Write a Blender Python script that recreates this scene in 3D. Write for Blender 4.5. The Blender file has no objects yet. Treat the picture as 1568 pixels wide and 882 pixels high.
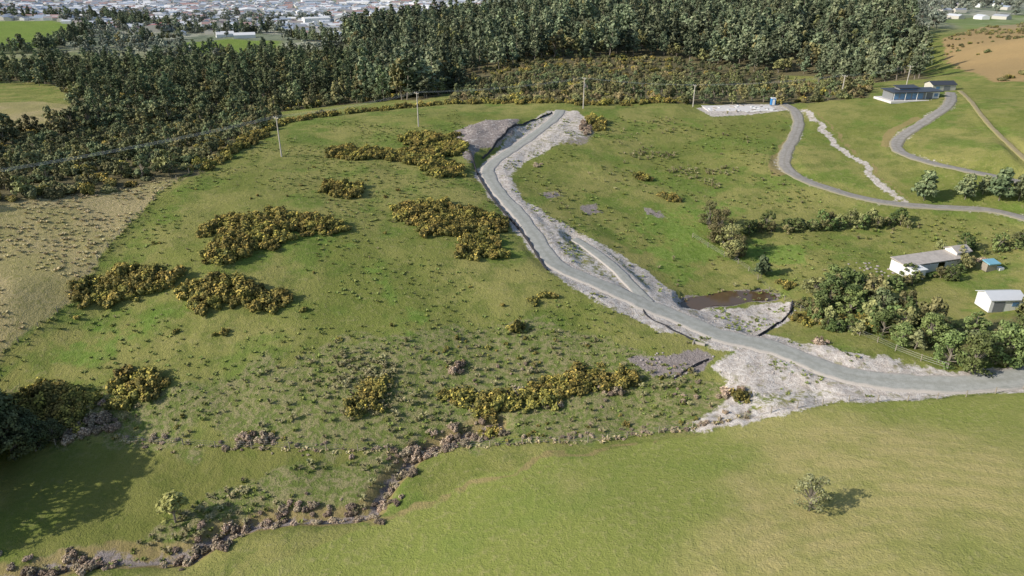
import bpy, math, numpy as np
from mathutils import Vector, Matrix
rng=np.random.default_rng(7)
scene=bpy.context.scene
# ---------------------------------------------------------------- survey frame
CZ=62.0;P=math.radians(25);f=1087.6
def ray(u,v):
    a=(u-784)/f;b=(441-v)/f
    return np.array([a,math.cos(P)+b*math.sin(P),-math.sin(P)+b*math.cos(P)])
def atz(u,v,z):
    d=ray(u,v);t=(z-CZ)/d[2];return (d[0]*t,d[1]*t,z)
C=[(0,310,18),(150,290,17),(300,262,17),(430,192,17),(560,178,16),(700,166,15),(880,165,16),(960,170,15),(1060,168,15),(1210,165,15),
(0,270,6),(150,255,5),(0,230,0),(0,200,-5),(0,165,-10),(0,130,-12),(0,90,-14),(200,220,-2),(200,180,-10),(200,130,-13),(330,205,3),(400,165,-9),(400,120,-12),(560,150,-8),(600,110,-12),(400,70,-14),(100,50,-14),
(700,140,-6),(700,90,-8),(850,125,0),(850,95,-2),(1000,130,-4),(1200,140,-4),(1300,125,0),(1000,90,-4),(1200,90,-2),(1400,110,2),(900,60,2),(1100,50,6),(1300,55,6),(1000,30,6),(1250,25,8),(700,50,-6),
(1388,148,18),(1460,140,18),(1500,100,14),(1568,60,22),(1568,110,20),(1568,160,20),(1470,60,10),(1400,30,0),
(0,400,13),(0,470,10),(0,540,5),(150,400,12),(150,480,7),(300,340,14),(300,400,11.5),(300,500,6),(450,300,15),(450,400,10.5),(560,230,15.5),(560,320,13),(560,400,9.5),(560,480,6.5),(700,300,12.5),(700,400,8.5),(700,480,5.5),(640,560,3),(450,560,3.5),(350,610,1.5),(100,600,1.5),(250,560,3.5),
(850,550,2.5),(850,480,5),(780,610,0.5),
(1100,520,3),(985,465,4.5),(850,400,7.5),(760,300,11.5),(745,255,13),(790,215,14.5),(860,172,16),
(1120,459,1),(1170,458,1),(1060,400,3),(1050,430,2),(1000,340,6),(960,260,10),(900,240,12),(900,320,8),(930,380,5.5),
(1100,220,12),(1100,300,7.5),(1200,420,2.5),(1150,370,4),(1210,250,11),(1250,290,8.5),(1400,315,8),(1550,320,9),(1300,220,12.5),(1400,250,12.5),(1500,200,17),(1568,240,16),(1410,400,4),(1525,462,4.5),(1568,400,6),(1300,470,3),(1300,380,4.5),
(1190,510,1.5),(1250,525,3),(1400,560,4),(1440,588,4.5),(1568,575,5.5),(1568,520,5),(1300,570,4),(1200,560,3.2),
(1060,600,1),(1140,640,2.2),(960,660,0),(700,672,-1.6),(640,700,-2.2),(570,780,-3.2),(390,790,-3.6),(290,850,-4.2),(60,870,-5),(200,672,-1),(0,690,-2),(0,800,-4),(200,760,-3.4),(450,720,-2.2),(400,650,0),
(640,790,-2.2),(800,700,-0.5),(900,700,0.3),(400,870,-3.4),(700,860,0.5),(900,800,3.2),(1000,860,5),(1100,720,3.6),(1245,780,6),(1300,650,4.6),(1400,860,9),(1568,860,10),(1568,700,8.5),(1568,630,6.5),(1390,620,4.5)]
W=[(-900,1600,-14),(0,1600,-14),(900,1600,-8),(1800,1600,-5),(-600,900,-14),(900,900,0),(-350,300,-12),(-350,500,-14),(380,150,14),(420,300,18),(-220,120,12),(-220,60,4),(150,20,12),(-60,25,-6),(0,20,2),(-120,30,-7),(-140,200,4),(260,80,12),(0,1000,-10),(500,1000,2)]
pts=np.array([atz(*c) for c in C]+W,float)
def K(r2): return 0.5*r2*np.log(r2+1e-12)
XC=pts[:,:2]/100;n=len(XC)
A=K(((XC[:,None]-XC[None])**2).sum(-1))+np.eye(n)*0.0006
Pm=np.c_[np.ones(n),XC]
w=np.linalg.solve(np.block([[A,Pm],[Pm.T,np.zeros((3,3))]]),np.r_[pts[:,2],0,0,0])
def H(x,y):
    x=np.asarray(x,float);y=np.asarray(y,float);sh=x.shape
    q=np.stack([x.ravel(),np.minimum(y.ravel(),1800)],1)/100;out=np.empty(len(q))
    for i in range(0,len(q),30000):
        a=q[i:i+30000]
        r2=(a[:,0:1]-XC[:,0])**2+(a[:,1:2]-XC[:,1])**2
        out[i:i+30000]=K(r2)@w[:n]+w[n]+a@w[n+1:]
    return np.clip(out,-20,34).reshape(sh)
def hit(u,v):
    d=ray(u,v);t=np.geomspace(35,2600,700)
    z=CZ+d[2]*t-H(d[0]*t,d[1]*t);i=int(np.argmax(z<0))
    if i==0: i=699
    t0,t1=t[i-1],t[i];k=z[i-1]/(z[i-1]-z[i]) if z[i]<0 else 1
    tt=t0+(t1-t0)*k;return (float(d[0]*tt),float(d[1]*tt))
def hits(L): return np.array([hit(*p) for p in L])
def fract(a): return a-np.floor(a)
def vn(x,y,s,seed=0):
    x=x/s;y=y/s;xi=np.floor(x);yi=np.floor(y);fx=x-xi;fy=y-yi
    fx=fx*fx*(3-2*fx);fy=fy*fy*(3-2*fy)
    h=lambda a,b:fract(np.sin(a*127.1+b*311.7+seed*74.7)*43758.5453)
    return (h(xi,yi)*(1-fx)+h(xi+1,yi)*fx)*(1-fy)+(h(xi,yi+1)*(1-fx)+h(xi+1,yi+1)*fx)*fy
def fbm(x,y,s,seed=0,o=3): return sum(vn(x,y,s/2**i,seed+i)/2**i for i in range(o))/sum(1/2**i for i in range(o))
def smooth(poly,step=2.0):
    p=np.asarray(poly,float);q=np.r_[[2*p[0]-p[1]],p,[2*p[-1]-p[-2]]];out=[]
    for i in range(len(p)-1):
        a,b,c,d=q[i:i+4];L=np.linalg.norm(c-b);m=max(2,int(L/step))
        for k in range(m):
            t=k/m;out.append(.5*((2*b)+(c-a)*t+(2*a-5*b+4*c-d)*t*t+(3*b-a-3*c+d)*t**3))
    out.append(p[-1]);return np.array(out)
def near(poly,X,Y,R=10,vals=None):
    D=np.full(X.shape,1e3);V=np.zeros(X.shape)
    for i in range(len(poly)-1):
        a,b=poly[i],poly[i+1]
        m=(X>min(a[0],b[0])-R)&(X<max(a[0],b[0])+R)&(Y>min(a[1],b[1])-R)&(Y<max(a[1],b[1])+R)
        idx=np.nonzero(m)[0]
        if len(idx)==0: continue
        px=X[idx]-a[0];py=Y[idx]-a[1];dx,dy=b-a;L2=dx*dx+dy*dy+1e-9
        t=np.clip((px*dx+py*dy)/L2,0,1);d=np.hypot(px-t*dx,py-t*dy);u=d<D[idx]
        D[idx[u]]=d[u]
        if vals is not None: V[idx[u]]=(vals[i]+(vals[i+1]-vals[i])*t)[u]
    return D,V
def inside(poly,X,Y):
    r=np.zeros(X.shape,bool);m=len(poly)
    for i in range(m):
        x1,y1=poly[i];x2,y2=poly[(i+1)%m]
        if y1==y2: continue
        c=((y1>Y)!=(y2>Y))&(X<(x2-x1)*(Y-y1)/(y2-y1)+x1);r^=c
    return r
def sd(poly,X,Y,R=12):
    c=np.r_[poly,poly[:1]];D,_=near(c,X,Y,R);return np.where(inside(poly,X,Y),-D,D)
def ss(a,b,x):
    t=np.clip((x-a)/(b-a),0,1);return t*t*(3-2*t)
def soft(poly,X,Y,wd=2.0): return 1-ss(-wd,wd,sd(poly,X,Y,wd*2+6))
# ---------------------------------------------------------------- plan of the place
G=dict(
road=[(1700,560),(1568,577),(1500,586),(1440,588),(1380,585),(1300,573),(1240,553),(1180,534),(1100,515),(1040,488),(985,465),(930,440),(870,413),(840,392),(815,355),(790,322),(760,288),(747,262),(757,247),(790,225),(825,200),(850,180),(858,168)],
track=[(880,362),(910,385),(950,420),(992,464)],
pale=[(722,265),(742,245),(790,205),(840,168),(880,170),(908,185),(900,212),(850,225),(800,250),(778,270),(795,300),(830,325),(865,340),(885,355),(930,375),(1000,420),(1040,452),(1060,466),(1120,472),(1185,462),(1210,465),(1208,490),(1170,512),(1260,532),(1350,550),(1440,574),(1568,562),(1600,560),(1600,600),(1568,598),(1480,603),(1390,614),(1300,612),(1200,632),(1140,648),(1050,662),(1110,615),(1120,590),(1090,560),(1140,545),(1090,532),(1010,505),(950,482),(870,440),(838,408),(800,362),(752,305)],
island=[(835,335),(880,360),(940,415),(965,440),(900,415),(860,380)],
island2=[(900,365),(940,385),(1000,430),(1030,452),(990,440),(940,402)],
island3=[(1150,600),(1250,590),(1310,600),(1200,622),(1140,640)],
purple=[(965,560),(1010,545),(1070,535),(1100,545),(1060,570),(1000,582)],
purple2=[(700,205),(740,190),(790,185),(800,200),(760,225),(735,232),(720,255),(705,240)],
purple6=[(845,190),(890,182),(915,195),(900,225),(850,222),(805,245),(790,240)],
purple3=[(825,295),(850,290),(860,300),(835,306)],purple4=[(885,315),(915,312),(925,325),(895,328)],purple5=[(975,315),(1015,320),(1025,332),(990,328)],
scar=[(1232,168),(1275,213),(1320,253),(1360,293),(1388,308)],
drive=[(1198,158),(1216,168),(1223,185),(1218,205),(1205,230),(1202,252),(1225,273),(1270,291),(1330,306),(1400,316),(1480,318),(1530,322),(1620,350)],
drive2=[(1456,142),(1452,160),(1412,188),(1376,213),(1376,232),(1420,248),(1480,260),(1540,272),(1620,295)],
track2=[(1470,140),(1500,172),(1540,215),(1600,280)],
track3=[(1250,172),(1290,213),(1340,262),(1385,300)],
bank=[(1203,215),(1190,245),(1196,268)],bank2=[(1402,180),(1362,207),(1355,225)],
pad=[(1065,164),(1120,159),(1200,158),(1208,168),(1150,177),(1090,181)],
pond=[(1044,456),(1060,450),(1085,451),(1110,447),(1140,448),(1165,445),(1190,451),(1186,458),(1150,462),(1120,467),(1095,465),(1070,468),(1050,464)],
silt=[(720,240),(738,275),(760,308),(800,355),(838,412)],silt2=[(738,242),(765,220),(790,198),(845,172)],
silt3=[(1160,515),(1190,498),(1210,480),(1213,465)],silt4=[(1030,585),(1055,568),(1085,552)],culv=[(985,462),(988,480),(1020,503),(1070,528)],
fence_dry=[(-40,590),(0,548),(60,505),(115,455),(150,400),(200,340),(250,292),(290,265)],
dry=[(-120,700),(0,548),(60,505),(115,455),(150,400),(200,340),(250,292),(290,265),(150,290),(0,311),(-150,330)],
fence_gully=[(190,675),(330,685),(500,690),(640,690),(800,682),(900,680),(960,672),(1060,658),(1140,640)],
fence_front=[(1640,582),(1568,592),(1480,605),(1390,613),(1300,613),(1220,627),(1140,642)],
fence_right=[(1225,478),(1290,505),(1370,540),(1450,568)],fence_r2=[(1060,365),(1130,405),(1160,430),(1225,478)],
creek=[(-60,885),(0,882),(60,870),(150,856),(230,842),(290,850),(340,812),(390,790),(480,780),(570,778),(600,735),(640,692),(690,668),(760,655)],
paddock=[(300,900),(450,850),(590,800),(700,745),(800,712),(900,697),(1000,680),(1140,648),(1220,630),(1300,616),(1390,616),(1480,608),(1700,585),(2000,700),(1800,1000),(1000,1200),(200,1100)],
rough=[(0,600),(150,590),(300,600),(480,530),(700,500),(850,500),(960,535),(1120,590),(1130,640),(960,668),(640,690),(200,672),(0,660)],
rough2=[(250,800),(330,750),(450,710),(600,695),(640,694),(600,750),(560,788),(420,788),(330,815),(290,848),(60,872),(60,850),(200,835)],
lush=[(480,330),(560,400),(600,430),(650,500),(720,560),(780,570),(700,590),(620,520),(560,450),(500,380)],lush2=[(20,520),(120,480),(240,480),(260,540),(120,560),(20,560)],lush3=[(560,880),(640,830),(800,745),(1000,705),(1150,680),(1100,725),(900,770),(740,840),(640,900)],
lush4=[(1120,370),(1230,375),(1240,410),(1150,400)],lush5=[(1450,480),(1568,400),(1568,480),(1440,500)],lush6=[(960,320),(1100,290),(1150,330),(1090,420),(1040,440),(980,400)],
lush7=[(640,600),(720,560),(860,560),(900,600),(820,650),(700,640)],
tan=[(1150,760),(1300,650),(1500,640),(1700,640),(1700,900),(1400,950),(1000,900)],
bareL=[(470,550),(480,600),(540,650),(620,625),(610,560),(540,535)],
brown=[(1445,60),(1600,25),(1600,125),(1520,125),(1450,95)],
scrub=[(-80,330),(0,314),(150,294),(300,266),(400,207),(422,192),(430,178),(330,180),(200,195),(100,215),(0,225),(-80,235)],
pinesA=[(-80,240),(-80,205),(0,205),(100,200),(115,165),(90,130),(0,122),(-40,100),(150,100),(260,100),(430,90),(560,80),(700,95),(700,142),(560,158),(430,172),(200,198),(60,222)],
shrubhill=[(690,158),(700,125),(800,85),(1000,88),(1200,115),(1330,130),(1335,150),(1100,160),(900,159)],
forest=[(560,150),(530,60),(620,40),(720,30),(900,22),(1100,20),(1300,22),(1390,40),(1425,122),(1250,118),(1000,88),(860,88),(720,118),(650,152)],
field1=[(-60,32),(80,32),(140,45),(80,72),(-60,78)],field2=[(275,66),(350,60),(430,63),(430,84),(290,84)],field3=[(-40,160),(60,156),(115,162),(95,199),(-40,201)],
field4=[(1430,30),(1600,20),(1600,50),(1500,55)],
fore_line=[(560,800),(640,778),(700,750),(780,725),(830,703),(900,693),(1000,676)],
fore_line2=[(480,840),(620,790),(720,755),(800,735),(860,712)],
gardenA=[(1235,455),(1300,490),(1400,540),(1460,568),(1600,560),(1600,470),(1480,490),(1420,500),(1380,480),(1330,450),(1270,430)],
)
G={k:hits(v) for k,v in G.items()}
def line3(name,hz=None):
    s=smooth(G[name],3.0);z=H(s[:,0],s[:,1]);k=np.ones(9)/9
    z=np.convolve(np.pad(z,4,'edge'),k,'valid');return s,z
ROADS=[(*line3('road'),2.3),(*line3('track'),1.3),(*line3('drive'),1.9),(*line3('drive2'),1.8),(*line3('track2'),0.8)]
creek=smooth(G['creek'],2.0)
def wob(X,Y,a=1.6): return X+(fbm(X,Y,5,3)-.5)*a*2,Y+(fbm(X,Y,5,9)-.5)*a*2
def Z(X,Y):
    X=np.asarray(X,float);Y=np.asarray(Y,float);z=H(X,Y)
    pad=soft(G['paddock'],X,Y,3)
    z=z+(1-.75*pad)*((fbm(X,Y,26,1)-.5)*1.8+(fbm(X,Y,6,5)-.5)*.6*np.clip(200/(Y+60),0,1))
    xw,yw=wob(X,Y);pl=np.maximum(soft(G['pale'],xw,yw,1.5),soft(G['purple2'],xw,yw,1.5))
    z=z+pl*(fbm(X,Y,3.5,11)-.45)*1.2
    z=z+soft(G['purple2'],xw,yw,3)*1.3
    for s,zc,hw in ROADS:
        D,V=near(s,X,Y,10,zc);k=1-ss(hw+.3,hw+2.6,D);z=z*(1-k)+(V-.14)*k
    xw,yw=wob(X,Y,.8);D,_=near(creek,xw,yw,8);z=z-1.6*np.exp(-(D/1.6)**2)
    q=sd(G['pond'],*wob(X,Y,1.0),10);k=1-ss(0,5,q);z=z*(1-k)+np.maximum(z,1.22+.1*np.clip(q,0,5))*k;k=ss(-1.5,1.5,q);z=np.where(q<1.5,.85*(1-k)+np.minimum(z,1.5)*k,z)
    q=sd(G['pad'],X,Y,14);k=1-ss(-1,6,q);pz=float(np.mean(H(G['pad'][:,0],G['pad'][:,1])))
    z=z*(1-k)+pz*k
    far=ss(1500,2600,Y);z=z*(1-far)+far*(-12+90*ss(2500,6500,Y)*fbm(X,Y,1500,2))
    return z
def Z1(x,y): return float(Z(np.array([x]),np.array([y]))[0])
# ---------------------------------------------------------------- material helper
class NT:
    def __init__(s,name):
        s.m=bpy.data.materials.new(name);s.m.use_nodes=True;s.t=s.m.node_tree;s.b=s.t.nodes['Principled BSDF'];s.b.inputs['Roughness'].default_value=.9
        s.b.inputs['Specular IOR Level'].default_value=.15
        s.tc=s.t.nodes.new('ShaderNodeTexCoord').outputs['Object']
    def L(s,a,b): s.t.links.new(a,b)
    def put(s,sock,v):
        if hasattr(v,'is_output'): s.L(v,sock)
        elif isinstance(v,(tuple,list)): sock.default_value=(*v,1) if len(v)==3 else v
        else: sock.default_value=v
    def mix(s,fac,a,b):
        x=s.t.nodes.new('ShaderNodeMix');x.data_type='RGBA';s.put(x.inputs[0],fac);s.put(x.inputs[6],a);s.put(x.inputs[7],b);return x.outputs[2]
    def noise(s,sc,det=4,rough=.6,vec=None):
        x=s.t.nodes.new('ShaderNodeTexNoise');x.inputs['Scale'].default_value=sc;x.inputs['Detail'].default_value=det;x.inputs['Roughness'].default_value=rough
        s.L(vec or s.tc,x.inputs['Vector']);return x.outputs[0]
    def ramp(s,v,a,b,lo=0.,hi=1.):
        x=s.t.nodes.new('ShaderNodeMapRange');x.interpolation_type='SMOOTHSTEP';s.put(x.inputs[0],v)
        for i,k in zip((1,2,3,4),(a,b,lo,hi)): x.inputs[i].default_value=k
        return x.outputs[0]
    def math(s,op,a,b=0.):
        x=s.t.nodes.new('ShaderNodeMath');x.operation=op;s.put(x.inputs[0],a);s.put(x.inputs[1],b);return x.outputs[0]
    def attr(s,n):
        x=s.t.nodes.new('ShaderNodeAttribute');x.attribute_name=n;return x
    def rgb(s,c):
        x=s.t.nodes.new('ShaderNodeSeparateColor');s.L(c,x.inputs[0]);return x.outputs
    def bump(s,h,st=.5,d=.1):
        x=s.t.nodes.new('ShaderNodeBump');x.inputs['Strength'].default_value=st;x.inputs['Distance'].default_value=d;s.L(h,x.inputs['Height']);s.L(x.outputs[0],s.b.inputs['Normal'])
    def col(s,c): s.put(s.b.inputs['Base Color'],c)
def plain(name,c,rough=.7,var=.15,sc=1.5,metal=0,spec=.3):
    t=NT(name);t.col(t.mix(t.noise(sc,2),tuple(k*(1-var) for k in c),tuple(min(1,k*(1+var)) for k in c)))
    t.b.inputs['Roughness'].default_value=rough;t.b.inputs['Metallic'].default_value=metal;t.b.inputs['Specular IOR Level'].default_value=spec;return t.m
# ---------------------------------------------------------------- terrain
def ground():
    nc,nr=820,900
    r=np.linspace(0,1,nr);y=-70+ (60)*(np.exp(r*math.log((7000+130)/60))-1)
    s=np.linspace(-1,1,nc);Yg=np.repeat(y[:,None],nc,1);Xg=s[None]*(0.92*(Yg+70)+40)
    X=Xg.ravel();Y=Yg.ravel();Zz=Z(X,Y)
    me=bpy.data.meshes.new('ground');me.vertices.add(len(X));me.vertices.foreach_set('co',np.stack([X,Y,Zz],1).ravel().astype(np.float32))
    i=np.arange(nr-1)[:,None]*nc+np.arange(nc-1)[None];q=np.stack([i,i+1,i+nc+1,i+nc],-1).reshape(-1,4)
    me.loops.add(q.size);me.loops.foreach_set('vertex_index',q.ravel().astype(np.int32));me.polygons.add(len(q))
    me.polygons.foreach_set('loop_start',(np.arange(len(q))*4).astype(np.int32));me.update(calc_edges=True)
    me.polygons.foreach_set('use_smooth',np.ones(len(q),bool))
    xw,yw=wob(X,Y,1.8);xb,yb=wob(X,Y,5)
    def put(nm,a,b,c):
        at=me.attributes.new(nm,'FLOAT_COLOR','POINT');at.data.foreach_set('color',np.stack([a,b,c,np.ones_like(a)],1).ravel().astype(np.float32))
    S=lambda k,wd=2.,big=False: soft(G[k],xb if big else xw,yb if big else yw,wd)
    pale=np.maximum(S('pale',1.8),0)
    for k in('island','island2','island3'): pale*=1-.5*S(k,1.5)
    pale*=1-.4*S('purple6',1.5)
    D,_=near(smooth(G['scar'],3),xw,yw,8);pale=np.maximum(pale,(1-ss(.2,1.9,D))*.8)
    pale=np.maximum(pale,soft(G['pad'],X,Y,1.5)*.9)
    pale=np.maximum(pale,S('purple2',1.5)*.36)
    for s2,zc,hw in ROADS[2:4]:
        D,_=near(s2,xw,yw,8);pale=np.maximum(pale,(1-ss(hw-.3,hw+1.3,D))*.45)
    mud=np.maximum.reduce([S('purple',1.5)]+[S('purple2',1.5)]+[S('purple6',1.5)*.55]+[S(k,1)*.7 for k in('purple3','purple4','purple5')])
    q=sd(G['pond'],xw,yw,10);mud=np.maximum(mud,(1-ss(-.5,1.2,q))*.9)
    D,_=near(creek,xw,yw,6);mud=np.maximum(mud,(1-ss(.2,1.5,D))*.7)
    lush=np.maximum.reduce([S('lush',5,True)*.6,S('lush2',6,True)*.5,S('lush3',8,True)*.62,S('lush4',4)*.8,S('lush5',4)*.4,S('lush6',6,True)*.55,S('lush7',6,True)*.55,S('field1',6),S('field2',6),S('field4',6)*.6])
    put('A',pale,mud,lush)
    dry=np.maximum.reduce([S('dry',2.5),S('field3',6)*.95])
    bush=np.maximum.reduce([S('scrub',3),S('pinesA',8),S('shrubhill',6)*.8,S('forest',8),S('gardenA',3)*.5]);bush*=1-S('field3',5);bush*=1-S('field2',5)
    rough=np.maximum.reduce([S('rough',4,True),S('rough2',2),S('bareL',3)])
    put('B',dry,bush,rough)
    padk=soft(G['paddock'],xw,yw,2.0)
    LD=lambda k: near(smooth(G[k],3),xw,yw,6)[0]
    D3,_=near(creek,xw,yw,6)
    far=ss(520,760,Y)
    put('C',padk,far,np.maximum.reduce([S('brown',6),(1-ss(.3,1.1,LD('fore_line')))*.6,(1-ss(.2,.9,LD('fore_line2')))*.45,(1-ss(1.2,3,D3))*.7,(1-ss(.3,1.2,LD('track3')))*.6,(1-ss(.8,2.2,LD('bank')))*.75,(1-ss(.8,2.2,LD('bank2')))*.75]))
    put('E',S('tan',14,True),soft(np.array(hits([(0,690),(200,680),(640,694),(560,780),(300,850),(0,870)])),xw,yw,2),S('brown',6))
    ob=bpy.data.objects.new('ground',me);scene.collection.objects.link(ob)
    t=NT('ground_grass_and_earth')
    n20=t.noise(.04,3,.6);n5=t.noise(.22,4,.65);n1=t.noise(1.1,4,.7);nf=t.noise(4.5,3,.75)
    a=t.rgb(t.attr('A').outputs['Color']);b=t.rgb(t.attr('B').outputs['Color']);c=t.rgb(t.attr('C').outputs['Color']);e=t.rgb(t.attr('E').outputs['Color'])
    def edge(m,k=.5,nn=None,lo=.35,hi=.6): return t.ramp(t.math('ADD',m,t.math('MULTIPLY',t.math('SUBTRACT',nn or n1,.5),k)),lo,hi)
    n10=t.noise(.075,3,.65)
    g=t.mix(t.ramp(n20,.35,.62),(.195,.22,.055),(.30,.285,.095))
    g=t.mix(t.ramp(n10,.50,.64,0,.8),g,(.145,.215,.042))
    g=t.mix(t.ramp(n5,.46,.66,0,.6),g,(.12,.165,.036))
    g=t.mix(t.ramp(n1,.50,.70,0,.6),g,(.33,.30,.135))
    g=t.mix(t.ramp(nf,.48,.68,0,.5),g,(.09,.115,.032))
    g=t.mix(t.math('MULTIPLY',edge(a[2],1.4,n5),.8),g,t.mix(t.ramp(n1,.35,.6),(.13,.215,.036),(.20,.28,.065)))
    g=t.mix(t.math('MULTIPLY',e[1],.5),g,(.14,.155,.038))
    rg=t.mix(t.ramp(n1,.4,.6),(.15,.20,.05),(.33,.29,.155));rg=t.mix(t.ramp(nf,.46,.62,0,.6),rg,(.085,.10,.035))
    g=t.mix(t.math('MULTIPLY',edge(b[2],1.4,n5),.8),g,rg)
    dr=t.mix(t.ramp(nf,.35,.65),(.33,.27,.125),(.52,.43,.24));dr=t.mix(t.ramp(n1,.5,.66,0,.7),dr,(.23,.22,.075));dr=t.mix(t.ramp(n20,.4,.6,0,.45),dr,(.23,.235,.07))
    g=t.mix(edge(b[0],.4),g,dr)
    pk=t.mix(t.ramp(t.math('ADD',n20,t.math('MULTIPLY',t.math('SUBTRACT',e[0],.5),.28)),.38,.64),(.245,.275,.07),(.42,.36,.15));pk=t.mix(t.ramp(n5,.42,.7,0,.55),pk,(.24,.265,.068));pk=t.mix(t.ramp(n1,.48,.68,0,.4),pk,(.42,.37,.18));pk=t.mix(t.ramp(nf,.45,.72,0,.4),pk,(.18,.195,.058))
    wv=t.t.nodes.new('ShaderNodeTexWave');wv.wave_type='RINGS';wv.rings_direction='Z';wv.inputs['Scale'].default_value=.11;wv.inputs['Distortion'].default_value=2.5;wv.inputs['Detail Scale'].default_value=.6
    mp=t.t.nodes.new('ShaderNodeMapping');mp.inputs['Location'].default_value=(-38,-30,0);t.L(t.tc,mp.inputs['Vector']);t.L(mp.outputs[0],wv.inputs['Vector'])
    pk=t.mix(t.math('MULTIPLY',t.ramp(wv.outputs[1],.5,1,0,.4),e[0]),pk,(.28,.28,.09))
    pk=t.mix(t.math('MULTIPLY',t.ramp(t.math('ADD',a[2],t.math('MULTIPLY',t.math('SUBTRACT',n5,.5),.9)),.15,.85),.75),pk,(.185,.25,.055))
    g=t.mix(edge(c[0],.3),g,pk)
    g=t.mix(edge(b[1],.5,n5),g,t.mix(n1,(.09,.09,.045),(.24,.20,.11)))
    g=t.mix(t.math('MULTIPLY',edge(c[2],.5,n5),.75),g,t.mix(n5,(.24,.18,.08),(.40,.31,.15)))
    g=t.mix(t.math('MULTIPLY',edge(e[2],.9,n5),.85),g,t.mix(n1,(.30,.19,.085),(.52,.38,.19)))
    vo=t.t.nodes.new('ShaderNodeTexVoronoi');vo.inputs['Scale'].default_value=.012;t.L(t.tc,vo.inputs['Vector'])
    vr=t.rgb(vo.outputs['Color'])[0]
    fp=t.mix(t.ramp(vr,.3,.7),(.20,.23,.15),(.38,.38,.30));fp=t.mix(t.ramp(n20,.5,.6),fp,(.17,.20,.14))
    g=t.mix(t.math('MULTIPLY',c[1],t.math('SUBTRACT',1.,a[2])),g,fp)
    md=t.mix(n1,(.20,.165,.15),(.42,.37,.345));md=t.mix(t.ramp(nf,.5,.65,0,.8),md,(.10,.085,.07))
    g=t.mix(edge(a[1],.9),g,md)
    pa=t.mix(t.ramp(n1,.3,.7),(.44,.38,.33),(.70,.655,.60));pa=t.mix(t.ramp(nf,.50,.68,0,.6),pa,(.30,.25,.20));pa=t.mix(t.ramp(t.noise(.5,4,.7),.53,.66,0,.75),pa,(.27,.25,.13))
    g=t.mix(edge(a[0],1.1),g,pa)
    t.col(g);t.b.inputs['Roughness'].default_value=1;t.b.inputs['Specular IOR Level'].default_value=.05
    t.bump(t.math('ADD',nf,t.math('MULTIPLY',n1,1.8)),.7,.25)
    me.materials.append(t.m)
ground()
# ---------------------------------------------------------------- mesh helpers
def link(o): scene.collection.objects.link(o);return o
def empty(name,loc=(0,0,0),rz=0):
    o=bpy.data.objects.new(name,None);o.location=loc;o.rotation_euler=(0,0,rz);return link(o)
def mobj(name,V,F,mats,mi=None,tint=None,smoothf=False,parent=None,dolink=True):
    me=bpy.data.meshes.new(name);me.from_pydata([tuple(v) for v in V],[],[tuple(q) for q in F])
    for m in (mats if isinstance(mats,list) else [mats]): me.materials.append(m)
    if mi is not None: me.polygons.foreach_set('material_index',np.array(mi,np.int32))
    if tint is not None:
        at=me.attributes.new('tint','FLOAT','FACE');at.data.foreach_set('value',np.array(tint,np.float32))
    if smoothf: me.polygons.foreach_set('use_smooth',np.ones(len(F),bool))
    o=bpy.data.objects.new(name,me)
    if dolink: link(o)
    if parent: o.parent=parent
    return o
def ribbon(name,s,zc,hw,mat,lift=.03,nx=13):
    d=np.gradient(s,axis=0);d/=np.linalg.norm(d,axis=1)[:,None]+1e-9;nrm=np.stack([-d[:,1],d[:,0]],1);V=[];F=[];E=[]
    hw=np.asarray(hw)*np.ones(len(s))
    for i in range(len(s)):
        for k in range(nx):
            e=(k/(nx-1)*2-1);wv=hw[i]*(1+.16*(vn(np.array([s[i,0]*1.]),np.array([s[i,1]+(e>0)*50]),2.2)[0]-.5)*2)
            p=s[i]+nrm[i]*e*wv;V.append((p[0],p[1],zc[i]+lift+.06*(1-e*e)-(.2 if abs(e)>.99 else 0)));E.append(e)
    for i in range(len(s)-1):
        for k in range(nx-1):
            a=i*nx+k;F.append((a,a+nx,a+nx+1,a+1))
    o=mobj(name,V,F,mat,smoothf=True);at=o.data.attributes.new('across','FLOAT','POINT');at.data.foreach_set('value',np.array(E,np.float32));return o
def dens(s,zc,k=3):
    t=np.linspace(0,len(s)-1,(len(s)-1)*k+1);ii=np.arange(len(s))
    return np.stack([np.interp(t,ii,s[:,0]),np.interp(t,ii,s[:,1])],1),np.interp(t,ii,zc)
def roadmat(name,c0,c1,edgec,mid):
    t=NT(name);n1=t.noise(.9,5,.7);n2=t.noise(7,3,.75);e=t.math('ABSOLUTE',t.attr('across').outputs['Fac'])
    e=t.math('ADD',e,t.math('MULTIPLY',t.math('SUBTRACT',n1,.5),.45))
    c=t.mix(t.ramp(n1,.3,.7),c0,c1);c=t.mix(t.math('MULTIPLY',t.ramp(e,.0,.3,1.,0.),.45),c,mid)
    c=t.mix(t.ramp(e,.62,.88,0,.85),c,edgec);c=t.mix(t.ramp(n2,.48,.75,0,.5),c,tuple(k*.6 for k in c0));t.col(c);t.bump(n2,.5,.06);return t.m
GR=roadmat('gravel_road',(.31,.315,.28),(.41,.41,.375),(.48,.43,.38),(.28,.28,.24))
GR2=roadmat('grey_drive',(.27,.25,.22),(.38,.355,.32),(.30,.27,.18),(.24,.22,.18))
DT=roadmat('dirt_track',(.32,.26,.15),(.40,.33,.2),(.27,.25,.10),(.24,.24,.09))
for (s,zc,hw),nm,mt in zip(ROADS,('gravel_road','gravel_side_track','gravel_driveway','gravel_driveway','dirt_farm_track'),(GR,GR,GR2,GR2,DT)):
    a,b=dens(s,zc)
    if nm=='gravel_road': hw=np.interp(np.arange(len(a)),[0,len(a)*.33,len(a)*.5,len(a)],[2.9,2.5,1.9,1.75])
    ribbon(nm,a,b,hw,mt)
pc=G['pond'];cc=pc.mean(0);sp=smooth(np.r_[pc,pc[:1]],1.5);sp=cc+(sp-cc)*1.15
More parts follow.
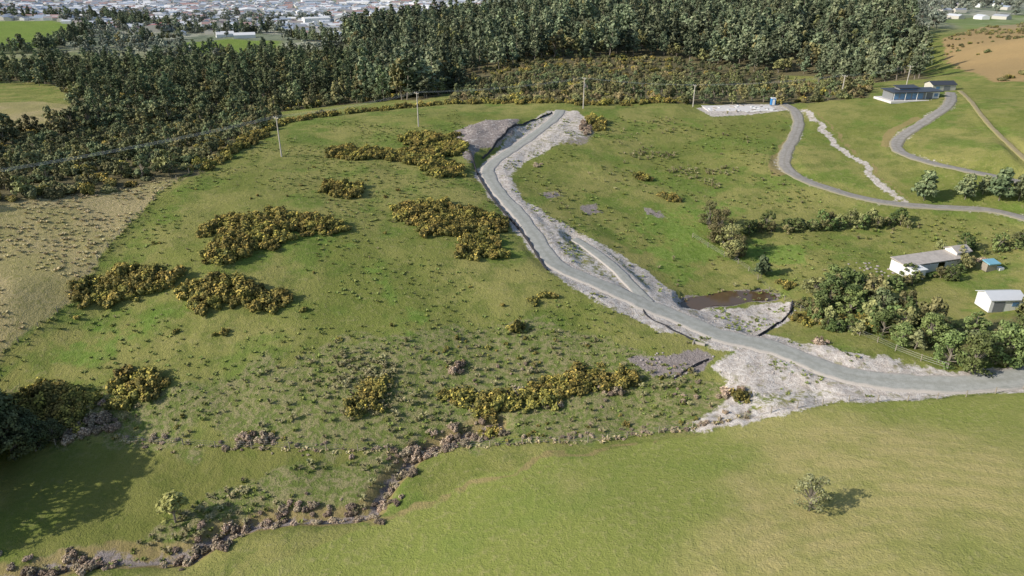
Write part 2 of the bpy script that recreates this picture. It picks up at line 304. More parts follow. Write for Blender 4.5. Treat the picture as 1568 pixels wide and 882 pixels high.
WM=NT('muddy_water');WM.col(WM.mix(WM.noise(.3,2),(.13,.08,.042),(.09,.062,.034)));WM.b.inputs['Roughness'].default_value=.08;WM.b.inputs['Specular IOR Level'].default_value=.5;WM.bump(WM.noise(5,2),.04,.01)
mobj('pond_water',[(p[0],p[1],1.15) for p in sp[:-1]],[tuple(range(len(sp)-1))],WM.m)
# ---------------------------------------------------------------- foliage builder
class FB:
    def __init__(s,seed): s.V=[];s.F=[];s.M=[];s.T=[];s.r=np.random.default_rng(seed)
    def leaves(s,c,nrm,size,tint,asp=1.5,mi=0):
        N=len(c);nrm=nrm/(np.linalg.norm(nrm,axis=1)[:,None]+1e-9);t=np.cross(nrm,s.r.normal(size=(N,3)));t/=np.linalg.norm(t,axis=1)[:,None]+1e-9
        b=np.cross(nrm,t);sz=np.asarray(size)*np.ones(N);u=t*(sz*asp)[:,None]*.5;v=b*sz[:,None]*.5;k=len(s.V)
        q=np.stack([c-u,c-v*.9+u*.1,c+u,c+v],1).reshape(-1,3);s.V.extend(q.tolist())
        s.F.extend((np.arange(N)[:,None]*4+np.arange(4)+k).tolist());s.M.extend([mi]*N);s.T.extend(np.asarray(tint*np.ones(N)).tolist())
    def clump(s,c,r,N,size,tint=.5,asp=1.5,up=.3):
        d=s.r.normal(size=(N,3));d/=np.linalg.norm(d,axis=1)[:,None];rad=s.r.uniform(.55,1.08,N)
        p=np.array(c)+d*np.array(r)*rad[:,None]
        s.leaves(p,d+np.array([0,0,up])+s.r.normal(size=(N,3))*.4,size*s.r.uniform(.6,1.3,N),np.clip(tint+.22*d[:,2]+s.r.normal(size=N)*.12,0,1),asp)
    def core(s,c,r,mi=0,tint=0.):
        k=len(s.V);nu,nv=8,4
        for j in range(nv+1):
            th=math.pi*j/nv
            for i in range(nu):
                ph=2*math.pi*i/nu;q=1+s.r.uniform(-.15,.15);s.V.append([c[0]+r[0]*q*math.sin(th)*math.cos(ph),c[1]+r[1]*q*math.sin(th)*math.sin(ph),c[2]+r[2]*q*math.cos(th)])
        for j in range(nv):
            for i in range(nu): s.F.append([k+j*nu+i,k+(j+1)*nu+i,k+(j+1)*nu+(i+1)%nu,k+j*nu+(i+1)%nu]);s.M.append(mi);s.T.append(tint)
    def tube(s,p,r,mi=1,ns=6):
        p=[Vector(q) for q in p];k=len(s.V)
        for i,q in enumerate(p):
            d=(p[min(i+1,len(p)-1)]-p[max(i-1,0)]).normalized();a=d.orthogonal().normalized();b=d.cross(a)
            for j in range(ns):
                an=2*math.pi*j/ns;s.V.append(list(q+(a*math.cos(an)+b*math.sin(an))*r[i]))
        for i in range(len(p)-1):
            for j in range(ns): s.F.append([k+i*ns+j,k+i*ns+(j+1)%ns,k+(i+1)*ns+(j+1)%ns,k+(i+1)*ns+j]);s.M.append(mi);s.T.append(.5)
    def obj(s,name,mats,**kw): return mobj(name,s.V,s.F,mats,s.M,s.T,**kw)
def folmat(name,dark,mid,light,var=.35,hv=.015):
    t=NT(name);a=t.attr('tint').outputs['Fac'];oi=t.t.nodes.new('ShaderNodeObjectInfo').outputs['Random']
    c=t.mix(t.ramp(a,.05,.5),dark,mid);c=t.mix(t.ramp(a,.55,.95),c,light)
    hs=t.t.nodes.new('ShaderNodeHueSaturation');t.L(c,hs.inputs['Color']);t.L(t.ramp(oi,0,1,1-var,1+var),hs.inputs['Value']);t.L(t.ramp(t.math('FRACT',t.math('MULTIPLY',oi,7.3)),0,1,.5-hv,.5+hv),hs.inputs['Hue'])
    t.col(hs.outputs[0]);t.b.inputs['Roughness'].default_value=.75;t.b.inputs['Specular IOR Level'].default_value=.2;return t.m
bark=plain('bark',(.24,.21,.17),.9,.4,6)
M_g=folmat('gorse_foliage',(.085,.09,.028),(.235,.205,.055),(.58,.45,.10),.3,.014)
M_br=folmat('brown_scrub',(.20,.155,.11),(.40,.31,.215),(.58,.47,.34))
M_k=folmat('kanuka_foliage',(.07,.085,.042),(.165,.19,.085),(.28,.30,.145),.4,.025)
M_k2=folmat('scrub_foliage',(.085,.092,.038),(.215,.21,.083),(.34,.32,.135),.4,.025)
M_kd=folmat('dark_kanuka_foliage',(.04,.05,.025),(.10,.12,.05),(.18,.195,.09),.3,.02)
M_v=folmat('valley_shrub_foliage',(.12,.115,.05),(.27,.235,.10),(.42,.36,.16),.35,.03)
M_p=folmat('pine_needles',(.05,.072,.038),(.13,.165,.08),(.24,.27,.13),.45,.02)
M_pf=folmat('hazed_forest_pine_needles',(.065,.085,.052),(.155,.19,.105),(.26,.285,.165),.45,.02)  # distance haze put into the colour: paler, bluer needles than the nearer pines
M_far=folmat('haze_tinted_tree_foliage',(.12,.14,.11),(.20,.225,.17),(.30,.32,.25),.4,.02)  # pale, bluish leaf colours stand in for haze over distant trees
M_b=folmat('broadleaf_foliage',(.05,.078,.026),(.14,.185,.058),(.25,.30,.11))
M_r=folmat('rush_blades',(.14,.145,.06),(.29,.265,.13),(.46,.41,.23))
M_t=folmat('grass_blades',(.12,.15,.038),(.20,.24,.058),(.29,.31,.10))
M_dt=folmat('dry_grass_blades',(.26,.22,.10),(.44,.37,.19),(.6,.51,.30))
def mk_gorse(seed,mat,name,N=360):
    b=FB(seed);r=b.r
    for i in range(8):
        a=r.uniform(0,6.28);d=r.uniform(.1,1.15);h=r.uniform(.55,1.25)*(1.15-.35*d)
        c=(math.cos(a)*d,math.sin(a)*d,h*.75);R=r.uniform(.42,.68);b.core((c[0],c[1],c[2]*.8),(R*.75,R*.75,R*.8),tint=.1)  # dark-tinted core colours in the shaded inside of the bush
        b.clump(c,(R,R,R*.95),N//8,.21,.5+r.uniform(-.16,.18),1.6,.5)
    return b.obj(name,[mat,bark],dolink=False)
def mk_tree(seed,mat,name,h=6.,wd=.42,ncl=22,nl=45,ls=.38,base=.25,Rm=(.085,.14),tr=.028,up=.5,asp=1.5):
    b=FB(seed);r=b.r;b.tube([(0,0,-.4),(r.normal()*.1,r.normal()*.1,h*.3),(r.normal()*.2,r.normal()*.2,h*.75)],[h*tr,h*tr*.7,h*.008])
    for i in range(ncl):
        zz=r.uniform(base,.93);pr=math.sin(min(1,(1-zz)/(1-base)*1.15+.12)*math.pi*.62)
        a=r.uniform(0,6.28);d=h*wd*pr*r.uniform(.35,1);R=h*r.uniform(*Rm)
        c=(math.cos(a)*d,math.sin(a)*d,h*zz);b.tube([(0,0,h*zz*.5),(c[0]*.6,c[1]*.6,h*zz*.82),c],[h*.012,h*.008,h*.003],ns=4)
        b.clump(c,(R*1.15,R*1.15,R*.8),nl,ls,.48+r.uniform(-.2,.2),asp,up)
    return b.obj(name,[mat,bark],dolink=False)
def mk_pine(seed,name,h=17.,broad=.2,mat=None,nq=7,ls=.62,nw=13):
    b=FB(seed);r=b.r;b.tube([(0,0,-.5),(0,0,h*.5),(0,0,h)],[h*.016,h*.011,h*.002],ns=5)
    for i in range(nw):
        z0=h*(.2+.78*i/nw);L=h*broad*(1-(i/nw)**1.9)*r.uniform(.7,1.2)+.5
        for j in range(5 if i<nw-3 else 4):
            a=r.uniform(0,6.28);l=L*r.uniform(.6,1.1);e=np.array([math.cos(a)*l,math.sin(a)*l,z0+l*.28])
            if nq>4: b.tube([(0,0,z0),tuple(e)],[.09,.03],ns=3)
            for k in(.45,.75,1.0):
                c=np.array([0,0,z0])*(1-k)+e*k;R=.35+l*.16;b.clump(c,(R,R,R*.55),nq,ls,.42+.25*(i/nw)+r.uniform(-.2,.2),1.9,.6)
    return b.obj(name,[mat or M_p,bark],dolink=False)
def mk_tuft(seed,mat,name,nb=16,h=.55,sp=.35,wd=.07):
    b=FB(seed);r=b.r
    for i in range(nb):
        a=r.uniform(0,6.28);t0=np.array([math.cos(a),math.sin(a),0]);sd_=np.array([-math.sin(a),math.cos(a),0])*wd;hh=h*r.uniform(.6,1.1);o=t0*r.uniform(0,.12)
        p=[o,o+t0*sp*.5+[0,0,hh*.7],o+t0*sp*r.uniform(.9,1.5)+[0,0,hh*r.uniform(.5,.9)]];k=len(b.V)
        b.V.extend([(p[0]-sd_).tolist(),(p[0]+sd_).tolist(),(p[1]+sd_).tolist(),(p[1]-sd_).tolist(),p[2].tolist()])
        b.F.extend([[k,k+1,k+2,k+3],[k+3,k+2,k+4]]);b.M.extend([0,0]);tt=r.uniform(.3,.95);b.T.extend([tt*.8,tt])
    return b.obj(name,[mat],dolink=False)
def coll(name,obs):
    c=bpy.data.collections.new(name)
    for o in obs: c.objects.link(o)
    return c
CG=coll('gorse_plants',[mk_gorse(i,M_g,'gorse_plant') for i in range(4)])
CBR=coll('brown_scrub_plants',[mk_gorse(20+i,M_br,'brown_scrub_plant',300) for i in range(3)])
CS=coll('scrub_plants',[mk_gorse(30+i,M_k2,'scrub_plant',260) for i in range(3)]+[mk_gorse(35,M_k,'scrub_plant',260),mk_gorse(36,M_g,'scrub_plant',260)])
CV=coll('valley_shrub_plants',[mk_gorse(130+i,m,'valley_shrub',240) for i,m in enumerate((M_v,M_v,M_k2,M_g))])
CK=coll('kanuka_plants',[mk_tree(40+i,m,'kanuka_plant',6,.3,16,26,.52) for i,m in enumerate((M_k,M_k2,M_k))])
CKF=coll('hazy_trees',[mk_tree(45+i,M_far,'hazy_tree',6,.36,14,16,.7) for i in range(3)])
CB=coll('broadleaf_plants',[mk_tree(50+i,M_b,'broadleaf_plant',5,.45,24,45,.34,.12) for i in range(2)]+[mk_tree(53,M_k2,'broadleaf_plant',5,.4,24,40,.34,.12)])
CP_=coll('pine_plants',[mk_pine(60+i,'pine_plant',17,br,None,6,.7,11) for i,br in enumerate((.17,.2,.23))])
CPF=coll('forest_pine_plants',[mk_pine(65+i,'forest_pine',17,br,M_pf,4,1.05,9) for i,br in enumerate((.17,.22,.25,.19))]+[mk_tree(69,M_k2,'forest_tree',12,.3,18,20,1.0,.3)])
CR=coll('rush_plants',[mk_tuft(70+i,M_r,'rush_plant',20,.75,.34,.055) for i in range(1)]+[mk_tuft(75+i,M_t,'rush_plant',20,.6,.36,.06) for i in range(2)])
CRT=coll('tan_rush_plants',[mk_tuft(170+i,M_r,'tan_rush_plant',22,.9,.45,.06) for i in range(3)])
CT=coll('grass_plants',[mk_tuft(80+i,M_t,'grass_plant',12,.22,.24,.07) for i in range(3)])
CD=coll('dry_grass_plants',[mk_tuft(90+i,M_dt,'dry_grass_plant',14,.36,.36,.08) for i in range(3)])
def rock(seed,mat):
    r=np.random.default_rng(seed);b=FB(seed);b.core((0,0,.08),(.5,.42,.22),0,r.uniform());return b.obj('rock',[mat],dolink=False)
M_rock=plain('grey_rock',(.36,.32,.30),.95,.4,3);M_clod=plain('pale_clod',(.50,.45,.40),.95,.3,3)
CRK=coll('rocks',[rock(i,M_rock) for i in range(4)]);CCL=coll('clods',[rock(i+9,M_clod) for i in range(4)])
def scatter(name,XY,col,smin,smax,sink=0.,zs=None):
    XY=np.asarray(XY);N=len(XY)
    if N==0: return
    z=Z(XY[:,0],XY[:,1])-sink if zs is None else zs
    me=bpy.data.meshes.new(name);me.vertices.add(N);me.vertices.foreach_set('co',np.c_[XY,z].ravel().astype(np.float32))
    a=me.attributes.new('rot','FLOAT_VECTOR','POINT');a.data.foreach_set('vector',np.c_[rng.normal(size=(N,2))*.06,rng.uniform(0,6.28,N)].ravel().astype(np.float32))
    u=rng.uniform(smin,smax,N);sv=np.c_[u*rng.uniform(.85,1.15,N),u*rng.uniform(.85,1.15,N),u*rng.uniform(.7,1.3,N)]
    a=me.attributes.new('scl','FLOAT_VECTOR','POINT');a.data.foreach_set('vector',sv.ravel().astype(np.float32))
    a=me.attributes.new('idx','INT','POINT');a.data.foreach_set('value',rng.integers(0,len(col.objects),N).astype(np.int32))
    ob=link(bpy.data.objects.new(name,me));ng=bpy.data.node_groups.new(name,'GeometryNodeTree')
    ng.interface.new_socket('Geometry',in_out='INPUT',socket_type='NodeSocketGeometry');ng.interface.new_socket('Geometry',in_out='OUTPUT',socket_type='NodeSocketGeometry')
    nd=ng.nodes;gi=nd.new('NodeGroupInput');go=nd.new('NodeGroupOutput');ip=nd.new('GeometryNodeInstanceOnPoints');ci=nd.new('GeometryNodeCollectionInfo')
    ci.inputs['Collection'].default_value=col;ci.inputs['Separate Children'].default_value=True;ci.inputs['Reset Children'].default_value=True
    ip.inputs['Pick Instance'].default_value=True
    def na(t,n):
        x=nd.new('GeometryNodeInputNamedAttribute');x.data_type=t;x.inputs[0].default_value=n;return x.outputs[0]
    L=ng.links.new;L(gi.outputs[0],ip.inputs['Points']);L(ci.outputs[0],ip.inputs['Instance']);L(na('FLOAT_VECTOR','rot'),ip.inputs['Rotation']);L(na('FLOAT_VECTOR','scl'),ip.inputs['Scale']);L(na('INT','idx'),ip.inputs['Instance Index']);L(ip.outputs[0],go.inputs[0])
    ob.modifiers.new('scatter','NODES').node_group=ng
    return ob
def fill(poly,sp,thin=0.,ns=30,seed=0,jit=.48):
    poly=np.asarray(poly);x0,y0=poly.min(0);x1,y1=poly.max(0)
    gx,gy=np.meshgrid(np.arange(x0,x1,sp),np.arange(y0,y1,sp));X=gx.ravel();Y=gy.ravel()
    X=X+rng.uniform(-jit,jit,len(X))*sp;Y=Y+rng.uniform(-jit,jit,len(Y))*sp
    k=inside(poly,X,Y)
    if thin>0: k&=fbm(X,Y,ns,seed+50)>thin
    return np.c_[X,Y][k]
def offroad(XY,pad=1.5,pale=True):
    k=np.ones(len(XY),bool)
    for s,zc,hw in ROADS: k&=near(s,XY[:,0],XY[:,1],10)[0]>hw+pad
    if pale: k&=~inside(G['pale'],XY[:,0],XY[:,1])
    return XY[k]
def blob(u,v,rx,ry,sp=1.25):
    c=np.array(hit(u,v));X=fill(np.array([[c[0]-rx,c[1]-ry],[c[0]+rx,c[1]-ry],[c[0]+rx,c[1]+ry],[c[0]-rx,c[1]+ry]]),sp)
    q=((X[:,0]-c[0])/rx)**2+((X[:,1]-c[1])/ry)**2+(fbm(X[:,0],X[:,1],4,int(u))-.5)*1.9
    return X[q<.8]
gr=[(540,238,7,5),(575,240,6,5),(605,245,4,6),(655,218,8,6),(690,232,5,7),(650,245,7,8),(680,262,5,6),(520,290,4,4),(540,288,3,3),
(625,325,4,4),(660,330,6,6),(700,338,6,7),(740,340,5,6),(675,352,6,4),(738,382,4.5,5),
(345,350,4,5),(385,350,6,5),(430,345,6,5),(470,345,5,5),(508,350,3.5,4),(370,375,5,5),(410,370,5,4),(345,398,3.2,3),
(155,450,4,4),(190,435,4.5,4.5),(220,437,4,3.5),(250,435,2.2,2.2),(305,445,3,3),(340,442,4,3.5),(365,452,3,3),(318,468,2.6,2.5),(385,462,2.4,2.5),(412,464,3.2,3),(438,462,2.2,2.2),
(565,610,2.2,3),(575,590,1.6,2),(700,605,2.6,2),(745,622,3.4,2.2),(790,615,3.4,2.2),(835,605,3.4,2.2),(870,592,3.2,2.2),(925,585,3,2.2),(955,590,2,1.6),(880,580,2.6,1.6),(760,648,2.6,1.6),
(15,625,4,3),(50,615,4,3),(95,612,4,2.5),(130,615,2.5,2),(205,592,4,3),(235,600,2,2),(190,610,2.5,2),(20,655,4,3),(70,650,5,3),(110,640,3,2),
(912,190,3,8),(1025,305,2,2.5),(790,505,2,1.2),(845,458,1.6,1.2),(820,462,1.3,1),(1125,610,1.5,1.2),(985,275,1.5,2)]
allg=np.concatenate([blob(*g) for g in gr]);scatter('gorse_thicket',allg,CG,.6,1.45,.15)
iso=[hit(*p) for p in [(385,305),(395,300),(300,290),(480,255),(880,560),(620,300),(770,470),(235,375),(440,300),(520,520),(660,540),(465,478),(700,520),(380,665),(280,640),(245,375),(505,305),(460,283),(600,500),(720,440),(590,300),(330,515),(345,512),(700,560),(820,540),(270,510),(560,275),(610,290),(590,360),(480,420),(260,420),(120,490),(850,520),(900,530),(920,560)]]
scatter('gorse_seedlings',iso,CG,.25,.6,.05)
X=offroad(fill(G['rough'],2.0,.56,10,91));scatter('low_gorse_regrowth',X[rng.random(len(X))<.6],CG,.15,.42,.05);X=offroad(fill(hits([(640,560),(1000,540),(1120,600),(1100,650),(660,680)]),1.8,.52,7,95));scatter('low_brown_scrub',X[rng.random(len(X))<.7],CBR,.15,.45,.05)
br=[(125,660,2,2),(165,650,2,2),(150,635,2,2),(378,670,2.2,1.6),(405,675,1.4,1.2),(690,680,2.5,1.5),(825,252,1.6,2),(895,198,2,6),(1120,608,2,1.2),(1255,528,2,1.6),(700,570,1.6,1.4),(640,690,2,1.5),(1500,400,2,2),(790,600,2,1.2),(850,620,2,1.),(930,600,2,1.)]
X=[blob(*g,1.1) for g in br]
e=np.concatenate([creek+rng.normal(size=creek.shape)*[1.7,1.2] for _ in range(9)]);e=e[fbm(e[:,0],e[:,1],8,4)>.34]
scatter('brown_scrub',np.concatenate(X),CBR,.4,.9,.1);scatter('creek_bank_scrub',e,CBR,.25,.7,.1)
s=smooth(hits([(200,674),(400,684),(640,688),(700,668),(800,675),(960,666),(1060,655),(1130,640)]),1.1);s=np.concatenate([s+rng.normal(size=s.shape)*[1,.6] for _ in range(2)]);s=s[fbm(s[:,0],s[:,1],7,14)>.40];scatter('fence_side_scrub',s,CBR,.18,.42,.08)
pl=np.array(hit(268,795))
R1=offroad(np.r_[fill(G['rough'],2.1,.52,9,1),fill(G['rough2'],1.3,.42,8,2)]);R1=R1[np.hypot(*(R1-pl).T)>3];scatter('rush_clumps',R1,CR,.5,1.15)
scatter('tan_rush_clumps',np.r_[fill(G['bareL'],1.0,.38,5,3),offroad(fill(G['rough'],2.3,.6,12,33)),fill(G['rough2'],1.5,.48,8,24)],CRT,.5,1.2)
s=smooth(G['fence_gully'],.9);scatter('fence_line_long_grass',s+rng.normal(size=s.shape)*.3,CD,.6,1.2)
s=smooth(np.r_[G['fence_dry']],1.);scatter('fence_line_rank_grass',s+rng.normal(size=s.shape)*.3,CT,.9,1.8)
hill=np.array(hits([(-40,590),(0,548),(115,455),(200,340),(290,265),(430,195),(700,170),(720,250),(830,410),(1000,500),(1090,545),(1120,600),(960,665),(640,690),(200,672),(0,690)]))
X=offroad(fill(hill,1.7,.5,12,6));scatter('hill_grass_tufts',X,CT,.6,1.7)
X=offroad(fill(hill,3.0,.54,16,26));scatter('hill_rush_clumps',X,CR,.35,.75)
X=fill(G['dry'],1.3,.4,10,7);scatter('dry_grass_tufts',X,CD,.5,1.3)
vall=np.array(hits([(905,180),(1060,172),(1205,175),(1200,255),(1260,292),(1400,322),(1568,340),(1568,400),(1230,470),(1060,455),(1000,415),(885,350),(790,270),(850,230)]))
X=offroad(fill(vall,2.2,.52,14,8));scatter('valley_grass_tufts',X,CT,.7,1.8)
X=offroad(fill(vall,2.6,.58,10,12));scatter('valley_rush_clumps',X,CR,.6,1.3)
X=np.concatenate([blob(1090,280,3,4,1.2),blob(1110,262,5,3,1.4),blob(1005,240,8,4,1.6),blob(1050,265,5,4,1.6)]);scatter('pale_rush_patch',X,CRT,.7,1.2)
ps=smooth(np.r_[G['pond'],G['pond'][:1]],1.0);ps=ps+(ps-ps.mean(0))*.05+rng.normal(size=ps.shape)*.5;ps=ps[ps[:,1]>cc[1]-1];scatter('pond_bank_rushes',ps,CR,.5,1.1)
X=np.r_[fill(G['purple'],1.0,.45,4),fill(G['purple2'],1.8,.48,5)]
X=X[near(ROADS[0][0],X[:,0],X[:,1],8)[0]>2.6]
for k in('silt3','silt4'):
    s=smooth(G[k],.5);X=np.r_[X,s+rng.normal(size=s.shape)*.35]
scatter('loose_rocks',X,CRK,.2,.65)
X=fill(G['pale'],1.2,.48,5,9);k=(near(ROADS[0][0],X[:,0],X[:,1],8)[0]>2.9)&(near(ROADS[1][0],X[:,0],X[:,1],8)[0]>1.7)&(sd(G['pond'],X[:,0],X[:,1])>1);scatter('pale_earth_clods',X[k],CCL,.1,.38)
k2=X[k];k2=k2[fbm(k2[:,0],k2[:,1],6,61)>.52];scatter('earthworks_weeds',k2+.5,CT,.7,1.6)
# bush and forests
X=fill(G['scrub'],3.2);m=rng.random(len(X));scatter('hillside_scrub',X[m<.72],CS,.8,1.8,.2);scatter('hillside_kanuka',X[m>=.72],CK,.4,.95,.2)
s=smooth(hits([(300,264),(380,222),(425,192),(560,173),(640,165),(720,158),(860,158),(960,162),(1050,160)]),2);s=np.concatenate([s+rng.normal(size=s.shape)*[1,2.]+[0,2] for _ in range(2)]);scatter('ridge_gorse',offroad(s,1,False),CG,.8,1.5,.2)
def nf3(X): return X[~inside(G['field3'],X[:,0],X[:,1])]
op=hits([(-80,240),(-80,120),(130,120),(140,200),(60,222)])
X=nf3(fill(G['pinesA'],9));m=rng.random(len(X));inop=inside(op,X[:,0],X[:,1]);near_=X[:,1]<330
scatter('lowland_pine_bush',X[(m<np.where(inop,.25,.5))&~near_],CP_,.5,1.0)
X=nf3(fill(G['pinesA'],7.5));m=rng.random(len(X));near_=X[:,1]<330;scatter('lowland_kanuka_bush',X[(m>=.5)|near_],CK,.7,1.8)
X=nf3(fill(G['pinesA'],7));scatter('lowland_undergrowth',X,CS,1.4,2.6)
X=fill(G['shrubhill'],4.6,.25,30);m=rng.random(len(X));nz=fbm(X[:,0],X[:,1],45,77);scatter('valley_scrub',X[(nz<.58)&(m<.85)],CV,.8,2.0);scatter('valley_kanuka',X[(nz>=.55)&(m<.6)],CK,.5,1.0)
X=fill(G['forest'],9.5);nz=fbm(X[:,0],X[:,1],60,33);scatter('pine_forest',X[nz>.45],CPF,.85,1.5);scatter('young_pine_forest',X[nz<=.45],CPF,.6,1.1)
X=fill(G['brown'],6,.54,25);scatter('brown_hill_scrub',X,CV,.6,1.5)
far=hits([(-60,100),(430,92),(560,82),(600,60),(740,30),(-60,12)]);X=fill(far,14,.52,70,15)
for k in('field1','field2'): X=X[~inside(G[k],X[:,0],X[:,1])]
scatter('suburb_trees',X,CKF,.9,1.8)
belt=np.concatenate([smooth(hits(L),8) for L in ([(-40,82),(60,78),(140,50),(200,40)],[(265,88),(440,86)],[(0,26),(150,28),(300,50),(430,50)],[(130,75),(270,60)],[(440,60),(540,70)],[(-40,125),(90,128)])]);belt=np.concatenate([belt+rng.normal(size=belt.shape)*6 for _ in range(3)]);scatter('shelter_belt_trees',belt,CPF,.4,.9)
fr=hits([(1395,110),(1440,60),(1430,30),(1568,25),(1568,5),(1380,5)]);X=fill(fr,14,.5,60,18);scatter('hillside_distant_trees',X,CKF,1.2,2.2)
def along(L,sp,sg,reps=2):
    s=smooth(hits(L),sp);return np.concatenate([s+rng.normal(size=s.shape)*sg for _ in range(reps)])
scatter('boundary_hedge',along([(1145,360),(1200,355),(1260,350),(1320,346),(1385,343)],2.2,.7),CB,.5,.85,.2)
scatter('garden_hedge',np.concatenate([along([(1290,425),(1320,445),(1370,440),(1400,432),(1460,425),(1480,400)],2.,.7),along([(1440,395),(1500,385),(1568,378)],2.5,1.),along([(1230,470),(1265,500),(1300,510)],1.6,.8)]),CB,.35,.7,.2)
X=fill(G['gardenA'],3.0,.36,9,21);X=X[[sd(hits([(1440,500),(1568,480),(1600,440),(1440,440)]),X[:,0],X[:,1])>1][0]];m=rng.random(len(X));scatter('garden_tree_belt',X[m<.6],CB,.5,1.2,.2);scatter('garden_kanuka_belt',X[m>=.6],CK,.5,.9,.2)
scatter('garden_gorse',np.concatenate([blob(1235,490,3,3,1.6),blob(1310,490,3,2,1.4),blob(1205,440,2,3,1.6),blob(1330,505,2.5,2,1.4)]),CG,.6,1.1)
def place(name,u,v,src,sc,rz=0,dz=0):
    x,y=hit(u,v);o=bpy.data.objects.new(name,src.data);o.location=(x,y,Z1(x,y)+dz);o.scale=(sc,)*3;o.rotation_euler=(0,0,rz);return link(o)
T=mk_tree(101,M_k2,'k',7,.42,34,70,.26,.12);
for i,(u,v,sc) in enumerate([(1100,372,1.15),(1115,392,1.05),(1085,350,.9),(1128,396,.8)]): place('kanuka_tree',u,v,T,sc,i)
T2=mk_tree(102,M_b,'b',7,.36,34,70,.3,.1)
for i,(u,v,sc) in enumerate([(1270,470,.9),(1250,485,.7),(1300,475,.75),(1450,560,.85),(1490,572,.95),(1535,560,1.05),(1560,545,1.1),(1420,525,.8),(1350,515,.7),(1380,530,.6)]): place('garden_tree',u,v,T2,sc,i*1.3)
TP=mk_pine(103,'p',8,.26)
for i,(u,v,sc) in enumerate([(1415,305,.95),(1478,303,.8),(1530,305,1.0),(1505,296,.6),(1560,305,.8),(1165,425,.6)]): place('young_pine_tree',u,v,TP,sc,i)
M_l=folmat('lone_tree_leaves',(.09,.105,.045),(.22,.23,.10),(.36,.36,.19),0,0)
place('lone_tree',1238,782,mk_tree(104,M_l,'l',4.9,.46,36,46,.17,.26,(.065,.115),.03),1.0,0,-.1)
TD=mk_tree(105,M_kd,'d',11,.4,36,80,.42,.15)
for i,(u,v,sc) in enumerate([(-30,690,1.15),(-75,720,1.45),(-60,660,1.15),(-130,760,1.6),(-110,690,1.5),(-150,820,1.3),(-10,650,.75),(20,700,.66),(55,690,.5),(85,680,.38),(30,670,.5),(-20,740,.9)]): place('dark_kanuka_tree',u,v,TD,sc,i*.7)
M_y=folmat('yellow_green_leaves',(.15,.16,.05),(.33,.33,.10),(.56,.52,.20),.0,0)
place('yellow_leaved_tree',268,797,mk_tree(106,M_y,'y',4.6,.42,26,34,.27,.2,(.07,.12),.035,1.2,2.2),1.0,.5)
# ---------------------------------------------------------------- structures
def box(name,par,c,d,mat,rz=0,bev=0):
    x,y,z=[k/2 for k in d];V=[(sx*x,sy*y,sz*z) for sx in(-1,1) for sy in(-1,1) for sz in(-1,1)]
    o=mobj(name,V,[(0,1,3,2),(4,6,7,5),(0,4,5,1),(2,3,7,6),(0,2,6,4),(1,5,7,3)],mat,parent=par);o.location=c;o.rotation_euler=(0,0,rz)
    if bev: m=o.modifiers.new('b','BEVEL');m.width=bev;m.segments=2
    return o
def gable(name,par,c,L,Wd,h,mat,th=.12,ov=.3):
    l=L/2+ov;wv=Wd/2+ov;k=h/(Wd/2);lo=-ov*k
    V=[(-l,-wv,lo),(l,-wv,lo),(-l,0,h),(l,0,h),(-l,wv,lo),(l,wv,lo)];V+=[(a,b_,c_+th) for a,b_,c_ in V]
    F=[(0,2,3,1),(2,4,5,3),(6,7,9,8),(8,9,11,10),(0,1,7,6),(4,10,11,5),(0,6,8,2),(2,8,10,4),(1,3,9,7),(3,5,11,9)]
    o=mobj(name,V,F,mat,parent=par);o.location=c;return o
def gends(name,par,c,L,Wd,h,mat):
    l=L/2;wv=Wd/2;o=mobj(name,[(-l,-wv,0),(-l,wv,0),(-l,0,h),(l,-wv,0),(l,wv,0),(l,0,h)],[(0,2,1),(3,4,5)],mat,parent=par);o.location=c;return o
white=plain('white_paint',(.74,.74,.72),.6,.06);cream=plain('cream_cladding',(.5,.48,.42),.7,.08);dark=plain('dark_roof_steel',(.055,.06,.07),.45,.2,2);grey=plain('grey_cladding',(.2,.21,.22),.6,.15)
glass=plain('blue_glass',(.12,.24,.42),.1,.1,spec=.6);rust=plain('weathered_iron',(.48,.43,.38),.7,.35,1.2,.1);conc=plain('concrete',(.66,.63,.6),.85,.1);wood=plain('weathered_timber',(.32,.28,.22),.9,.3,4);blue=plain('blue_plastic',(.05,.22,.5),.5,.1);black=plain('black_geotextile',(.03,.03,.035),.8,.3)
x,y=hit(1395,150);hz=Z1(x,y)-.1;Hs=empty('modern_ridge_house',(x,y,hz),.12);Hs.scale=(.84,.84,.9)
box('floor_slab',Hs,(0,0,-.3),(25,12,.8),conc)
box('main_wing',Hs,(-3.5,0,1.5),(14,7,2.8),grey);box('garage_wing',Hs,(7,1.2,1.4),(7,7,2.6),white);box('clerestory',Hs,(-2,1.5,3.35),(8,3.6,.9),grey)
def mono(name,par,c,L,Wd,h0,h1,mat):
    l,wv=L/2,Wd/2;V=[(-l,-wv,h0),(l,-wv,h0),(l,wv,h1),(-l,wv,h1)];V+=[(a,b_,k+.22) for a,b_,k in V]
    o=mobj(name,V,[(0,3,2,1),(4,5,6,7),(0,1,5,4),(1,2,6,5),(2,3,7,6),(3,0,4,7)],mat,parent=par);o.location=c
mono('main_roof',Hs,(-3.5,-.3,2.93),16,9,0,.35,dark);mono('garage_roof',Hs,(7.6,1.2,2.72),8.2,8.4,0,.3,dark);mono('clerestory_roof',Hs,(-2,1.5,3.85),9,4.6,0,.5,dark)
for i in range(5): box('window_%d'%i,Hs,(-9+i*2.6,-3.52,1.45),(2.1,.08,2.1),glass)
for i in range(4): box('high_window_%d'%i,Hs,(-4.9+i*1.9,-.32,3.4),(1.6,.06,.55),glass)
box('garage_door',Hs,(6.2,-2.33,1.25),(2.6,.08,2.3),grey);box('side_window',Hs,(9,-2.33,1.5),(1.6,.08,1.2),glass)
